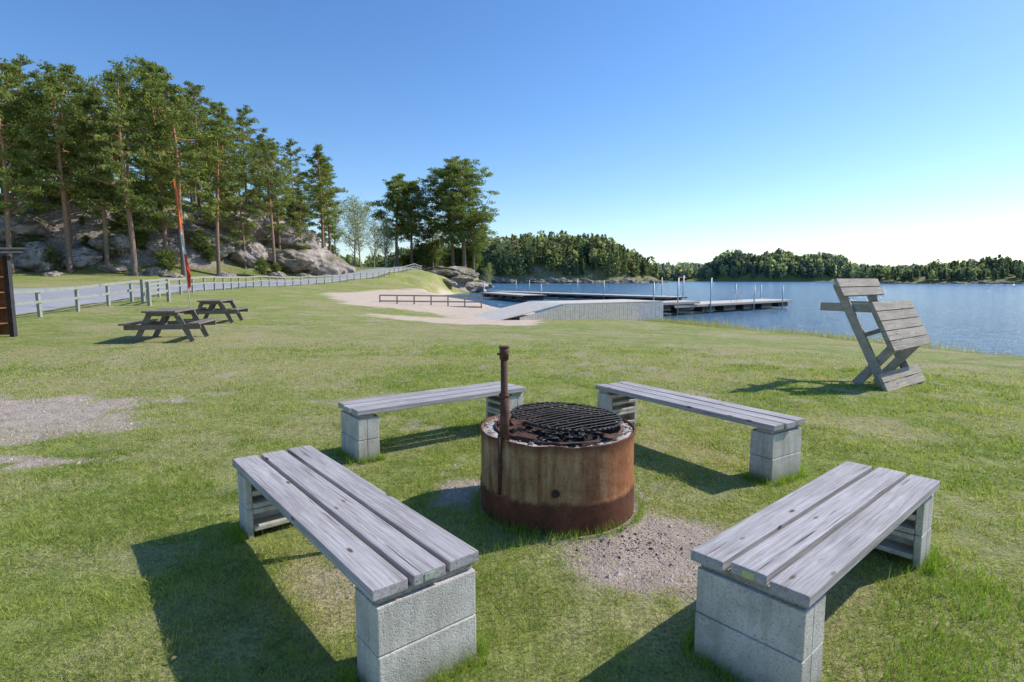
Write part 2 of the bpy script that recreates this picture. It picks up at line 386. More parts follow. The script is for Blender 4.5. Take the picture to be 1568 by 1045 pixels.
px=P[...,0].ravel(); py=P[...,1].ravel(); pz=height(px,py)+.09
edge=np.tile(np.where((u<.01)|(u>.99),-.11,0),n); pz=pz+edge
ii=np.arange(n*m).reshape(n,m); F=np.stack([ii[:-1,:-1].ravel(),ii[1:,:-1].ravel(),ii[1:,1:].ravel(),ii[:-1,1:].ravel()],1)[:,::-1]
me=np_mesh("road",np.stack([px,py,pz],1),F,[road_mat()],smoothf=np.ones(len(F),bool)); link(bpy.data.objects.new("road",me))

# ---------------------------------------------------------------- grass blades
def blades(name,x,y,h,w,col,mat,lean=.5):
    n=len(x); z=height(x,y)-.004
    th=rng.uniform(0,2*math.pi,n); wx=np.cos(th)*w; wy=np.sin(th)*w
    lx=rng.normal(0,lean,n)*h; ly=rng.normal(0,lean,n)*h
    V=np.empty((n,3,3),np.float32)
    V[:,0]=np.stack([x-wx,y-wy,z],1); V[:,1]=np.stack([x+wx,y+wy,z],1); V[:,2]=np.stack([x+lx,y+ly,z+h],1)
    F=np.arange(n*3).reshape(n,3)
    me=np_mesh(name,V.reshape(-1,3),F,[mat],col=np.repeat(col,3,axis=0))
    return link(bpy.data.objects.new(name,me))
NB=430000
a=2.5; rmax=16.0
uu=rng.uniform(0,1,NB); r=a*np.sqrt(np.exp(uu*np.log(1+(rmax/a)**2))-1)
th=rng.uniform(-math.radians(54),math.radians(54),NB)
x=r*np.sin(th); y=r*np.cos(th)
keep=(y>1.0)&(rng.uniform(0,1,NB)<smooth((rmax-r)/4)+.1); x=x[keep]; y=y[keep]; r=r[keep]
dm,dr,sm,_=masks(x,y)
tuft=fbm(x*5,y*5,120,3)*.6+fbm(x*14,y*14,124,2)*.4
k=(rng.uniform(0,1,len(x))<(1-.97*dm)*(1-.5*dr)*(.2+1.5*smooth((tuft-.25)/.5)))&(np.hypot(x-.33,y-3.95)>.56)&(sdpoly(x,y,LAND)>.5)
x=x[k];y=y[k];r=r[k];dr=dr[k];tuft=tuft[k];dm=dm[k]
n=len(x)
hgt=(.010+.062*tuft**1.8)*rng.uniform(.6,1.4,n)*(1-.35*dr)*(1+.02*r)
wid=np.maximum(.0014,.00062*r)*rng.uniform(.7,1.3,n)
big=fbm(x*.8,y*.8,130,3)*.4+fbm(x*3,y*3,133,3)*.6; rr=rng.uniform(0,1,n)
c1=np.array([.20,.285,.046]); c2=np.array([.42,.475,.115]); c3=np.array([.62,.53,.27])
f=np.clip((big-.35)*2.8+rng.normal(0,.25,n),0,1)[:,None]
col=c1*(1-f)+c2*f
fy=(rr<(.13+.62*dr))[:,None]*rng.uniform(.45,1,n)[:,None]
col=col*(1-fy)+c3*fy
grass=blades("lawn_grass",x,y,hgt,wid,col,M_grass,.6)

tx=[];ty=[]
for kx,(cx,cy,a_,L,w) in BENCH.items():
    for sgn in (-1,1):
        ex=cx+sgn*(L/2-.12)*math.cos(a_); ey=cy+sgn*(L/2-.12)*math.sin(a_)
        for side in (-1,1,2):
            nb=260
            if side==2:
                uu=rng.uniform(-w/2,w/2,nb); vv=sgn*(.13+abs(rng.normal(0,.03,nb)))
            else:
                uu=side*(w/2+abs(rng.normal(0,.03,nb))); vv=rng.uniform(-.12,.12,nb)
            tx.append(ex+vv*math.cos(a_)-uu*math.sin(a_)); ty.append(ey+vv*math.sin(a_)+uu*math.cos(a_))
for (cx,cy,s0,nb) in [(2.35,2.75,.22,1600),(1.55,1.95,.20,1500),(1.9,2.35,.2,900),(.1,3.36,.1,350),(.0,3.45,.07,200),(-.2,2.75,.3,900),(-.6,3.5,.3,700)]:
    tx.append(rng.normal(cx,s0,nb)); ty.append(rng.normal(cy,s0,nb))
th=rng.uniform(0,6.28,1500); rr_=.57+abs(rng.normal(0,.03,1500)); tx.append(.33+rr_*np.cos(th)); ty.append(3.95+rr_*np.sin(th))
tx=np.concatenate(tx);ty=np.concatenate(ty); n=len(tx)
f=rng.uniform(0,1,(n,1)); col=np.array([.15,.27,.035])*(1-f)+np.array([.30,.42,.07])*f
blades("long_grass",tx,ty,rng.uniform(.03,.10,n),rng.uniform(.0014,.0026,n),col,M_grass,.4)
P=resamp(np.array([(20,9.5),(18,12),(15.2,16.5),(13.4,23),(10.5,30),(8.8,33)],float),14000)
n=14000; nx_=rng.normal(-.8,.5,n)
f=rng.uniform(0,1,(n,1)); col=np.array([.52,.43,.24])*(1-f)+np.array([.28,.33,.10])*f
cl=fbm(P[:,1]*1.7+nx_,P[:,0]*1.7,222,3)
blades("shore_reeds",P[:,0]+nx_,P[:,1]+rng.normal(0,.25,n),rng.uniform(.05,.32,n)*(.3+1.4*cl**2*2),rng.uniform(.006,.012,n),col,M_grass,.3)

def pebbles(name,x,y,s,mat):
    n=len(x); z=height(x,y)
    base=np.array([(1,0,0),(-1,0,0),(0,1,0),(0,-1,0),(0,0,.7),(0,0,-.7)],float)
    f=np.array([(0,2,4),(2,1,4),(1,3,4),(3,0,4),(2,0,5),(1,2,5),(3,1,5),(0,3,5)])
    V=base[None]*s[:,None,None]*rng.uniform(.6,1.3,(n,6,1)); a=rng.uniform(0,6.28,n); ca,sa=np.cos(a)[:,None],np.sin(a)[:,None]
    X=V[...,0]*ca-V[...,1]*sa+x[:,None]; Y=V[...,0]*sa+V[...,1]*ca+y[:,None]; Z=V[...,2]+z[:,None]
    V=np.stack([X,Y,Z],-1).reshape(-1,3); F=(f[None]+6*np.arange(n)[:,None,None]).reshape(-1,3)
    g=rng.uniform(.28,.62,(n,1))*np.array([[1,.88,.77]])
    me=np_mesh(name,V,F,[mat],col=np.repeat(g,6,axis=0)); link(bpy.data.objects.new(name,me))
def peb_mat():
    t=NT("pebble_stone"); t.color(t.attr("Col","Color")); return t.m
x=np.concatenate([rng.uniform(-1,1.7,24000),rng.uniform(-8,-3.3,34000)]); y=np.concatenate([rng.uniform(2.4,5,24000),rng.uniform(4.4,7.9,34000)])
dm=masks(x,y)[0]; k=(rng.uniform(0,1,len(x))<dm*.5)&(np.hypot(x-.33,y-3.95)>.57); x=x[k];y=y[k]
pebbles("gravel",x,y,rng.gamma(2,.0020,len(x))+.0012,peb_mat())
n=600; x=rng.normal(.74,.16,n); y=rng.normal(3.28,.10,n); k=np.hypot(x-.33,y-3.95)>.57
pebbles("charcoal_bits",x[k],y[k],rng.gamma(2,.0018,int(k.sum())),M_char)
n=420; x=rng.uniform(-6,6,n); y=rng.uniform(1.6,9,n); z=height(x,y)+rng.uniform(.008,.03,n)
a=rng.uniform(0,6.28,n); s0=rng.uniform(.008,.02,n)
V=np.empty((n,4,3)); 
for j,(u0,v0) in enumerate([(-1,0),(0,.6),(1,0),(0,-.6)]):
    V[:,j,0]=x+s0*(u0*np.cos(a)-v0*np.sin(a)); V[:,j,1]=y+s0*(u0*np.sin(a)+v0*np.cos(a)); V[:,j,2]=z+rng.uniform(-.006,.006,n)
g=rng.uniform(.5,1,(n,1))*np.array([[.52,.38,.2]])
me=np_mesh("fallen_leaves",V.reshape(-1,3),np.arange(n*4).reshape(n,4),[M_grass],col=np.repeat(g,4,axis=0)); link(bpy.data.objects.new("fallen_leaves",me))

# ---------------------------------------------------------------- benches
def bench(k,tag=None):
    cx,cy,a,L,Wd=BENCH[k]
    E=empty("park_bench",(cx,cy,hz(cx,cy)),a)
    gap=.024; pw=(Wd-2*gap)/3; tip={}
    for i in range(3):
        dx=random.uniform(-.014,.014); yy=(i-1)*(pw+gap); LL=L+random.uniform(-.012,.012)
        b=MB(); b.box((0,0,0),(LL,pw,.046)); b.bevel(.005,2)
        b.done("plank_%d"%(i+1),[M_wood],E,(dx,yy,.447+random.uniform(-.002,.003)),(random.uniform(-.012,.012),0,random.uniform(-.004,.004)))
        tip[i]=(dx,LL)
    b=MB()
    for s in (-1,1): b.box((s*(L/2-.10),0,.4075),(.13,Wd-.05,.030))
    b.bevel(.003); b.done("crosspieces",[M_wood_m],E)
    bw=Wd-.04
    for s in (-1,1):
        b=MB(); xo=s*(L/2-.012)
        def bx(x0,x1,y0,y1,z0,z1): 
            b.box((xo-s*(x0+x1)/2,(y0+y1)/2,(z0+z1)/2),(abs(x1-x0),y1-y0,z1-z0))
        for j in range(2):
            z0=-.06+ (0 if j==0 else .257); z1=z0+(.254 if j==0 else .194)
            off=.0 if j==0 else .004
            bx(off,.085,-bw/2,bw/2,z0,z1)
            bx(.0852,.20,-bw/2,-bw/2+.035,z0,z1); bx(.0852,.20,bw/2-.035,bw/2,z0,z1)
            H=z1-z0
            for q in (0,.5,1):
                zc=z0+.016+q*(H-.032)
                bx(.0855,.212,-bw/2+.036,bw/2-.036,zc-.015,zc+.015)
        b.bevel(.006,2); b.done("concrete_block",[M_conc],E)
    if tag:
        b=MB(); b.box((0,0,0),(.003,.05,.028)); b.bevel(.001)
        dx,LL=tip[1]; b.done("label",[tag[1]],E,(dx+tag[0]*(LL/2+.0012),tag[2],.447))
bench('A',(1,M_tag,.0)); bench('B',(-1,M_tag2,.0)); bench('C'); bench('D')

# ---------------------------------------------------------------- fire ring
E=empty("fire_pit_barrel",(.325,3.95,0))
ro=.54; seg=128; lev=[-.03,.0,.06,.12,.18,.195,.205,.22,.3,.38,.46,.53,.555,.565,.57]
V=[];Fq=[]
def rr2(t,z):
    p=Vector((math.cos(t)*1.3,math.sin(t)*1.3,z*1.5)); r=ro+.014*mnoise.noise(p)+.004*mnoise.noise(p*5)
    r-= .022*math.exp(-((t-(math.pi+.78))/.12)**2)*min(1,max(0,(z-.1)/.3))
    if z<=.195: r+=.006
    if z>=.555: r+=.006
    return r
prof=[(z,0) for z in lev]+[(.572,-.008),(.565,-.016),(.54,-.016),(.45,-.016)]
for (z,o) in prof:
    for i in range(seg):
        t=2*math.pi*i/seg; r=rr2(t,z)+o; zz=z+(.012*mnoise.noise(Vector((math.cos(t)*4,math.sin(t)*4,3))) if z>.5 else 0)
        V.append((r*math.cos(t),r*math.sin(t),zz))
for j in range(len(prof)-1):
    for i in range(seg): Fq.append((j*seg+i,j*seg+(i+1)%seg,(j+1)*seg+(i+1)%seg,(j+1)*seg+i))
me=np_mesh("shell",V,Fq,[M_rust],smoothf=np.ones(len(Fq),bool)); link(bpy.data.objects.new("shell",me),E)
def on_shell(px,z,out=0):
    t=math.atan2(-math.sqrt(max(0,ro*ro-px*px)),px); r=rr2(t%(2*math.pi),z)+out
    return Vector((r*math.cos(t),r*math.sin(t),z))
c=on_shell(-.055,.27); nrm=Vector((c.x,c.y,0)).normalized()
b=MB(); b.tube(c-nrm*.01,c+nrm*.002,.021,.021,20,1); b.done("draught_hole",[M_rustd,M_char],E)
b=MB()
for i in range(20):
    t0=2*math.pi*i/20;t1=2*math.pi*(i+1)/20; sx=nrm.cross(Vector((0,0,1)))
    p=c+nrm*.003+sx*.024*math.cos(t0)+Vector((0,0,.024*math.sin(t0))); q=c+nrm*.003+sx*.024*math.cos(t1)+Vector((0,0,.024*math.sin(t1)))
    b.tube(p,q,.004,.004,6)
b.done("hole_lip",[M_rustd],E)
def ringstrip(name,prof,mat,amp=0,f=8):
    V=[];Fq=[]
    for (r,z) in prof:
        for i in range(seg):
            t=2*math.pi*i/seg; n=mnoise.noise(Vector((math.cos(t)*r*f,math.sin(t)*r*f,r*9)))
            V.append((r*math.cos(t),r*math.sin(t),z+amp*n))
    for j in range(len(prof)-1):
        for i in range(seg): Fq.append((j*seg+i,j*seg+(i+1)%seg,(j+1)*seg+(i+1)%seg,(j+1)*seg+i))
    me=np_mesh(name,V,Fq,[mat],smoothf=np.ones(len(Fq),bool)); link(bpy.data.objects.new(name,me),E)
ringstrip("ash_shelf",[(.53,.545),(.51,.556),(.49,.553),(.465,.558),(.442,.545)],M_ash,.014,22)
ringstrip("inner_ring",[(.446,.40),(.446,.572),(.434,.572),(.434,.30)],M_rustd,.006,5)
ringstrip("charcoal_bed",[(.437,.44),(.40,.46),(.3,.47),(.2,.48),(.1,.47),(.001,.48)],M_char,.04,14)
b=MB()
for i in range(120):
    t=random.uniform(0,6.28); r=.487+random.uniform(-.03,.03); s=random.uniform(.005,.014)
    R=Matrix.Rotation(random.uniform(0,3),3,Vector((random.random(),random.random(),1)).normalized())
    b.box((r*math.cos(t),r*math.sin(t),.562),(s*1.6,s,s*.6),R,random.choice([0,0,1]))
for i in range(16):
    t=random.uniform(0,6.28); r=random.uniform(0,.35); R=Matrix.Rotation(random.uniform(0,3),3,Vector((.2,.1,1)).normalized())
    b.box((r*math.cos(t),r*math.sin(t),.50),(random.uniform(.06,.16),.04,.035),R,1)
b.bevel(.002); b.done("ash_crumbs",[M_ash,M_char],E)
b=MB(); b.box((-.24,-.33,.588),(.17,.06,.006),Matrix.Rotation(-.6,3,'Z')@Matrix.Rotation(.2,3,'X')); b.box((.33,-.33,.585),(.13,.06,.006),Matrix.Rotation(.7,3,'Z'))
b.box((.10,-.455,.575),(.26,.045,.006),Matrix.Rotation(.15,3,'Z')@Matrix.Rotation(-.15,3,'X')); b.box((-.40,.10,.580),(.05,.24,.006))
b.beam((-.33,-.33,.585),(.36,.34,.585),.035,.006); b.beam((.34,-.33,.582),(-.33,.33,.578),.035,.006)
b.bevel(.001); b.done("support_bars",[M_rustd],E)
px_,py_=-.375,-.335
b=MB()
b.tube((px_,py_,.42),(px_,py_,1.10),.023,.023,20); b.tube((px_,py_,1.09),(px_,py_,1.165),.030,.030,20); b.tube((px_,py_,1.165),(px_,py_,1.175),.034,.034,20)
b.tube((px_,py_,.54),(px_+.004,py_,.86),.030,.030,20); b.tube((px_,py_,.84),(px_,py_,.865),.034,.034,20)
b.tube((px_,py_,1.12),(px_-.045,py_-.01,1.125),.007,.007,10)
b.done("swivel_pole",[M_rustd],E)
so=Vector((px_,py_,0)).normalized()*(ro+.004)
b=MB(); b.tube((so.x,so.y,.20),(so.x,so.y,.60),.013,.013,14); b.tube((so.x,so.y,.59),(px_,py_,.62),.012,.012,10); b.done("side_rod",[M_rustd],E)
G=empty("grill_grate_pivot",(.06,.03,.632)); G.parent=E; G.rotation_euler=(math.radians(2.5),math.radians(2),math.radians(38))
b=MB(); gr=.385; sp_=.046; k=int(gr/sp_)
for i in range(-k,k+1):
    xx=i*sp_; L_=math.sqrt(gr*gr-xx*xx)
    if L_<.03: continue
    zj=random.uniform(-.002,.002); nseg=8
    for (dirx) in (0,1):
        pr=None
        for q in range(nseg+1):
            l=-L_+2*L_*q/nseg; wob=random.uniform(-.003,.003); zz=.006*dirx+zj+random.uniform(-.002,.002)+.008*math.cos(l*5)*math.cos(xx*5)
            p=Vector((xx+wob,l,zz)) if dirx==0 else Vector((l,xx+wob,zz))
            if pr is not None: b.tube(pr,p,.0048,.0048,5,caps=False)
            pr=p
N_=56
for i in range(N_):
    t0=2*math.pi*i/N_;t1=2*math.pi*(i+1)/N_
    b.tube((gr*math.cos(t0),gr*math.sin(t0),0),(gr*math.cos(t1),gr*math.sin(t1),0),.009,.009,8)
b.beam((-.1,-gr*.95,-.022),(-.1,gr*.95,-.022),.02,.012); b.beam((.1,-gr*.95,-.022),(.1,gr*.95,-.022),.02,.012)
b.done("grill_grate",[M_grill],G)
b=MB(); b.beam((px_,py_,.63),(px_+.22,py_+.22,.625),.03,.012); b.beam((px_,py_,.70),(px_+.16,py_+.16,.64),.02,.01); b.done("grill_arm",[M_rustd],E)

# ---------------------------------------------------------------- picnic tables
def picnic(mat4,mats,L=1.6,name="picnic_table"):
    E=empty(name,mat=mat4)
    for i in range(5):
        b=MB(); b.box((0,0,0),(L,.135,.042)); b.bevel(.004); b.done("top_plank_%d"%(i+1),[mats],E,(0,(i-2)*.146,.73))
    for s in (-1,1):
        for j in range(2):
            b=MB(); b.box((0,0,0),(L,.13,.042)); b.bevel(.004); b.done("seat_plank",[mats],E,(0,s*(.65+j*.142),.44))
    b=MB()
    for sx in (-1,1):
        x=sx*(L/2-.28)
        for s in (-1,1): b.beam((x,s*.27,.705),(x,s*.62,0.0),.045,.12)
        b.box((x+sx*.047,0,.355),(.045,1.66,.12)); b.box((x+sx*.047,0,.66),(.045,.70,.09))
        b.beam((x-sx*.05,0,.36),(sx*.08,0,.70),.06,.045)
    b.bevel(.004); b.done("frame",[mats],E)
    return E
def rotz(x,y,a): return Matrix.Translation((x,y,hz(x,y)))@Matrix.Rotation(a,4,'Z')
picnic(rotz(-8.5,14.2,math.radians(103)),M_wood_d,1.75)
picnic(rotz(-10.15,19.6,math.radians(101)),M_wood_d,1.75)
al=math.radians(52); Xa=Vector((math.sin(al),math.cos(al),0)); r_=Vector((math.cos(al),-math.sin(al),0)); u_=Vector((0,0,1))
ph=math.radians(26); Ya=-math.sin(ph)*r_+math.cos(ph)*u_; Za=math.cos(ph)*r_+math.sin(ph)*u_
M4=Matrix(((Xa.x,Ya.x,Za.x,5.52),(Xa.y,Ya.y,Za.y,9.2),(Xa.z,Ya.z,Za.z,.58),(0,0,0,1)))@Matrix.Scale(1.06,4)
picnic(M4,M_wood_m,1.5)

# ---------------------------------------------------------------- fence along road
FL=resamp(np.array([(-15.8,6),(-16,12),(-16.3,19.4),(-17,25.6),(-18.9,32),(-20,38),(-22,50),(-22,62),(-20,75),(-18,86),(-16.5,97),(-16.5,106)],float),2000)
seglen=np.r_[0,np.cumsum(np.hypot(*np.diff(FL,axis=0).T))]
tt=np.arange(0,seglen[-1],1.95); fx=np.interp(tt,seglen,FL[:,0]); fy=np.interp(tt,seglen,FL[:,1]); fz=height(fx,fy)
E=empty("roadside_fence",(0,0,0)); b=MB(); b2=MB()
for i in range(len(tt)):
    b.box((fx[i],fy[i],fz[i]+.42),(.10,.10,1.02),Matrix.Rotation(random.uniform(-.03,.03),3,'Y'))
    if i<len(tt)-1:
        for h,w in ((.90,.11),(.52,.09)):
            b2.beam((fx[i]+.07,fy[i]-.01,fz[i]+h),(fx[i+1]+.07,fy[i+1]+.01,fz[i+1]+h),.035,w)
b.done("posts",[M_wood_f],E); b2.done("rails",[M_wood_f],E)
E=empty("wooden_gate",(0,0,0)); b=MB()
gp=[(-15.4,24.2),(-15.9,26.4),(-16.3,25.2)]
for gx_,gy_ in gp: b.box((gx_,gy_,hz(gx_,gy_)+.45),(.12,.12,1.15))
b.beam((gp[0][0],gp[0][1],hz(*gp[0])+.9),(gp[1][0],gp[1][1],hz(*gp[1])+.9),.04,.1); b.beam((gp[0][0],gp[0][1],hz(*gp[0])+.5),(gp[1][0],gp[1][1],hz(*gp[1])+.5),.04,.1)
b.done("gate_frame",[M_wood_f],E)

# beach railing
E=empty("beach_railing",(0,0,0)); b=MB(); pts=[(-8.8+i*1.12,38+.12*i) for i in range(7)]
zr=.55
for i,(x0,y0) in enumerate(pts):
    b.box((x0,y0,(hz(x0,y0)+zr)/2-.1),(.09,.09,zr-hz(x0,y0)+.2))
for h in (.50,.12,-.22): b.beam((pts[0][0],pts[0][1]-.06,h+.04),(pts[-1][0],pts[-1][1]-.06,h-.06),.035,.09)
b.done("rails_and_posts",[M_wood_m],E)

# ---------------------------------------------------------------- flag pole
E=empty("beach_flag",(-13.55,24,hz(-13.55,24))); b=MB()
top=Vector((-.38,0,5.35)); 
b.tube((0,0,-.1),top*.62,.024,.02,10,0); b.tube(top*.62,top,.020,.012,10,1); b.done("pole",[M_white,M_orange],E)
V=[];Fq=[]; rows=[(5.3,.02),(4.9,.04),(4.3,.05),(3.7,.05),(3.2,.05),(2.9,.05),(2.6,.07),(2.3,.10),(2.0,.13),(1.7,.15),(1.45,.17),(1.2,.15),(1.0,.10),(.85,.03)]
for i,(z,w) in enumerate(rows):
    x0=top.x*z/5.35+.02
    V+=[(x0,.0,z),(x0+w*.5,.05*math.sin(i*1.3),z-.02),(x0+w,.03*math.sin(i*2.1+1),z-.05)]
for i in range(len(rows)-1):
    for j in (0,1): Fq.append((3*i+j,3*i+j+1,3*i+j+4,3*i+j+3))
mi=[]
for i in range(len(rows)-1): mi+=[1 if 4<=i<=6 else (2 if i<4 else 0)]*2
me=np_mesh("cloth",V,Fq,[M_red,M_white,M_orange],mi=mi); link(bpy.data.objects.new("cloth",me),E)

# ---------------------------------------------------------------- kiosk at left edge
E=empty("wooden_kiosk",(-13.5,13.1,hz(-12.5,13)),math.radians(4)); b=MB()
for x0 in (-1.1,1.1):
    for y0 in (-1.0,1.0): b.box((x0,y0,.98),(.11,.11,2.05),mi=1)
for i in range(14): b.box((-1.05+i*.16,1.0,1.0),(.15,.025,1.9),mi=0)
for i in range(7): b.box((1.09,-.9+i*.145,.9),(.022,.137,1.7),mi=0)
for i in range(4): b.box((0,.0,.35+i*.38),(2.1,1.9,.03),mi=0)
b.bevel(.003); b.done("walls_and_shelves",[M_brown,M_roof],E)
b=MB(); b.box((0,0,2.06),(2.75,2.6,.09)); b.box((0,0,2.13),(2.85,2.7,.05)); b.bevel(.006); b.done("roof",[M_roof],E,rot=(math.radians(3),0,0))

# ---------------------------------------------------------------- jetties
E=empty("bathing_jetty",(0,0,0)); b=MB()
def boardwall(p,q,z0,z1,mi):
    p=Vector(p);q=Vector(q);L=(q-p).length;n=int(L/.16);d=(q-p)/n
    for i in range(n):
        c=p+d*(i+.5); top=z1(i/n) if callable(z1) else z1
        R=Matrix.Rotation(math.atan2(d.y,d.x),3,'Z')
        b.box((c.x,c.y,(z0+top)/2),(d.length-.012,.035+.006*(i%2),top-z0),R,mi)
WA=(2.8,31.3,0); WB=(9.35,35.2,0); WT=(.4,29.9,0)
boardwall(WA,WB,-1.2,.20,0)
boardwall(WT,WA,-1.0,lambda t:-.40+.58*t,0)
def deck(p,q,w,z0,z1,mi,n=None):
    p=Vector(p);q=Vector(q);L=(q-p).length;n=int(L/.2);d=(q-p)/n;R0=math.atan2(d.y,d.x)
    nn=Vector((-d.y,d.x,0)).normalized()
    sl=math.atan2(z1-z0,L)
    for i in range(n):
        t=(i+.5)/n;c=p+d*(i+.5)+nn*w/2
        R=Matrix.Rotation(R0,3,'Z')@Matrix.Rotation(-sl,3,'Y')
        b.box((c.x,c.y,z0+(z1-z0)*t),(d.length-.012,w,.045),R,mi)
deck(WA,WB,3.6,.245,.245,0)
deck((-.7,29.26,0),WA,3.6,-.52,.245,0)
wn=Vector((-.512,.859,0)); ce=Vector(WB)+wn*1.8+Vector((-.02,-.0,-.45)); b.box(ce,(.05,3.5,1.3),Matrix.Rotation(math.atan2(3.9,6.55),3,'Z'),1)
b.done("ramp_and_deck",[M_dock,M_wood_m],E)
def pontoon(p,q,w,zt=-.42,poles=()):
    global b
    E=empty("floating_pontoon",(0,0,0)); b=MB()
    p=Vector((*p,0));q=Vector((*q,0)); deck(p,q,w,zt,zt,0)
    d=(q-p).normalized(); nn=Vector((-d.y,d.x,0)); L=(q-p).length; k=int(L/3.2)
    b.beam(p+Vector((0,0,zt-.09)),q+Vector((0,0,zt-.09)),.05,.13,1); b.beam(p+nn*w+Vector((0,0,zt-.09)),q+nn*w+Vector((0,0,zt-.09)),.05,.13,1)
    for i in range(k+1):
        c=p+d*(L*(i+.5)/(k+1))+nn*w/2
        b.box((c.x,c.y,zt-.36),(1.7,w-.15,.40),Matrix.Rotation(math.atan2(d.y,d.x),3,'Z'),2)
    for (t,h,side) in poles:
        c=p+d*L*t+nn*(w*side); b.tube((c.x,c.y,-2),(c.x,c.y,h),.045,.045,10,3)
    b.done("deck_and_floats",[M_dock,M_wood_m,M_float,M_steel],E)
pontoon((11.2,39.2),(24.8,50.5),2.8,-.22,[(.02,1.7,0),(.08,1.4,1),(.25,1.7,-.02),(.3,1.9,1.03),(.62,1.0,0),(.75,1.2,1.03),(.9,1.0,0),(.995,1.1,1)])
pontoon((9.2,37.6),(13.5,41.0),1.8,.02,[])
pontoon((-3.5,86),(16,57.5),2.6,-.2,[(.1,1.6,1),(.3,1.5,0),(.5,1.7,1),(.72,1.5,0),(.9,1.8,1)])
pontoon((-4.2,76),(1.2,62),2.8,-.15,[(.1,1.0,0),(.9,1.1,1)])
E=empty("swim_ladder",(17.9,45.9,-.2),math.radians(40)); b=MB()
for s in (-.25,.25):
    pr=None
    for i in range(9):
        t=math.pi*i/8; p=Vector((.3-.3*math.cos(t),s,.55+.35*math.sin(t)))
        if pr is not None: b.tube(pr,p,.022,.022,8)
        pr=p
    b.tube((0,s,0),(0,s,.55),.022,.022,8); b.tube((.6,s,-1.2),(.6,s,.55),.022,.022,8)
for z0 in (-.1,-.4,-.7): b.tube((.6,-.25,z0),(.6,.25,z0),.02,.02,8)
b.done("rails_and_rungs",[M_steel],E)

# ---------------------------------------------------------------- trees
def tube_path(P,R,sides):
    P=np.array(P,float); n=len(P); V=[]
    for i in range(n):
        d=P[min(i+1,n-1)]-P[max(i-1,0)]; d/=np.linalg.norm(d)+1e-9
        a=np.cross(d,[.3,.9,.1]); a/=np.linalg.norm(a)+1e-9; c=np.cross(d,a)
        t=np.arange(sides)*2*math.pi/sides
        V.append(P[i]+R[i]*(np.cos(t)[:,None]*a+np.sin(t)[:,None]*c))
    V=np.concatenate(V); F=[]
    for i in range(n-1):
        for j in range(sides):
            p=i*sides+j;q=i*sides+(j+1)%sides
            F.append((p,q,q+sides)); F.append((p,q+sides,p+sides))
    return V,np.array(F)
def leafcloud(rg,c,rx,rz,n,size,ratio=.35):
    d=rg.normal(0,1,(n,3)); d/=np.linalg.norm(d,axis=1)[:,None]; rad=rg.uniform(.05,1,n)**.6
    ctr=np.array(c)+d*rad[:,None]*np.array([rx,rx,rz])
    u=rg.normal(0,1,(n,3))+d*.8; u/=np.linalg.norm(u,axis=1)[:,None]
    v=np.cross(u,rg.normal(0,1,(n,3))); v/=np.linalg.norm(v,axis=1)[:,None]
    s=size*rg.uniform(.6,1.4,n)[:,None]
    return np.stack([ctr+u*s,ctr-u*s*.5+v*s*ratio,ctr-u*s*.5-v*s*ratio],1).reshape(-1,3)
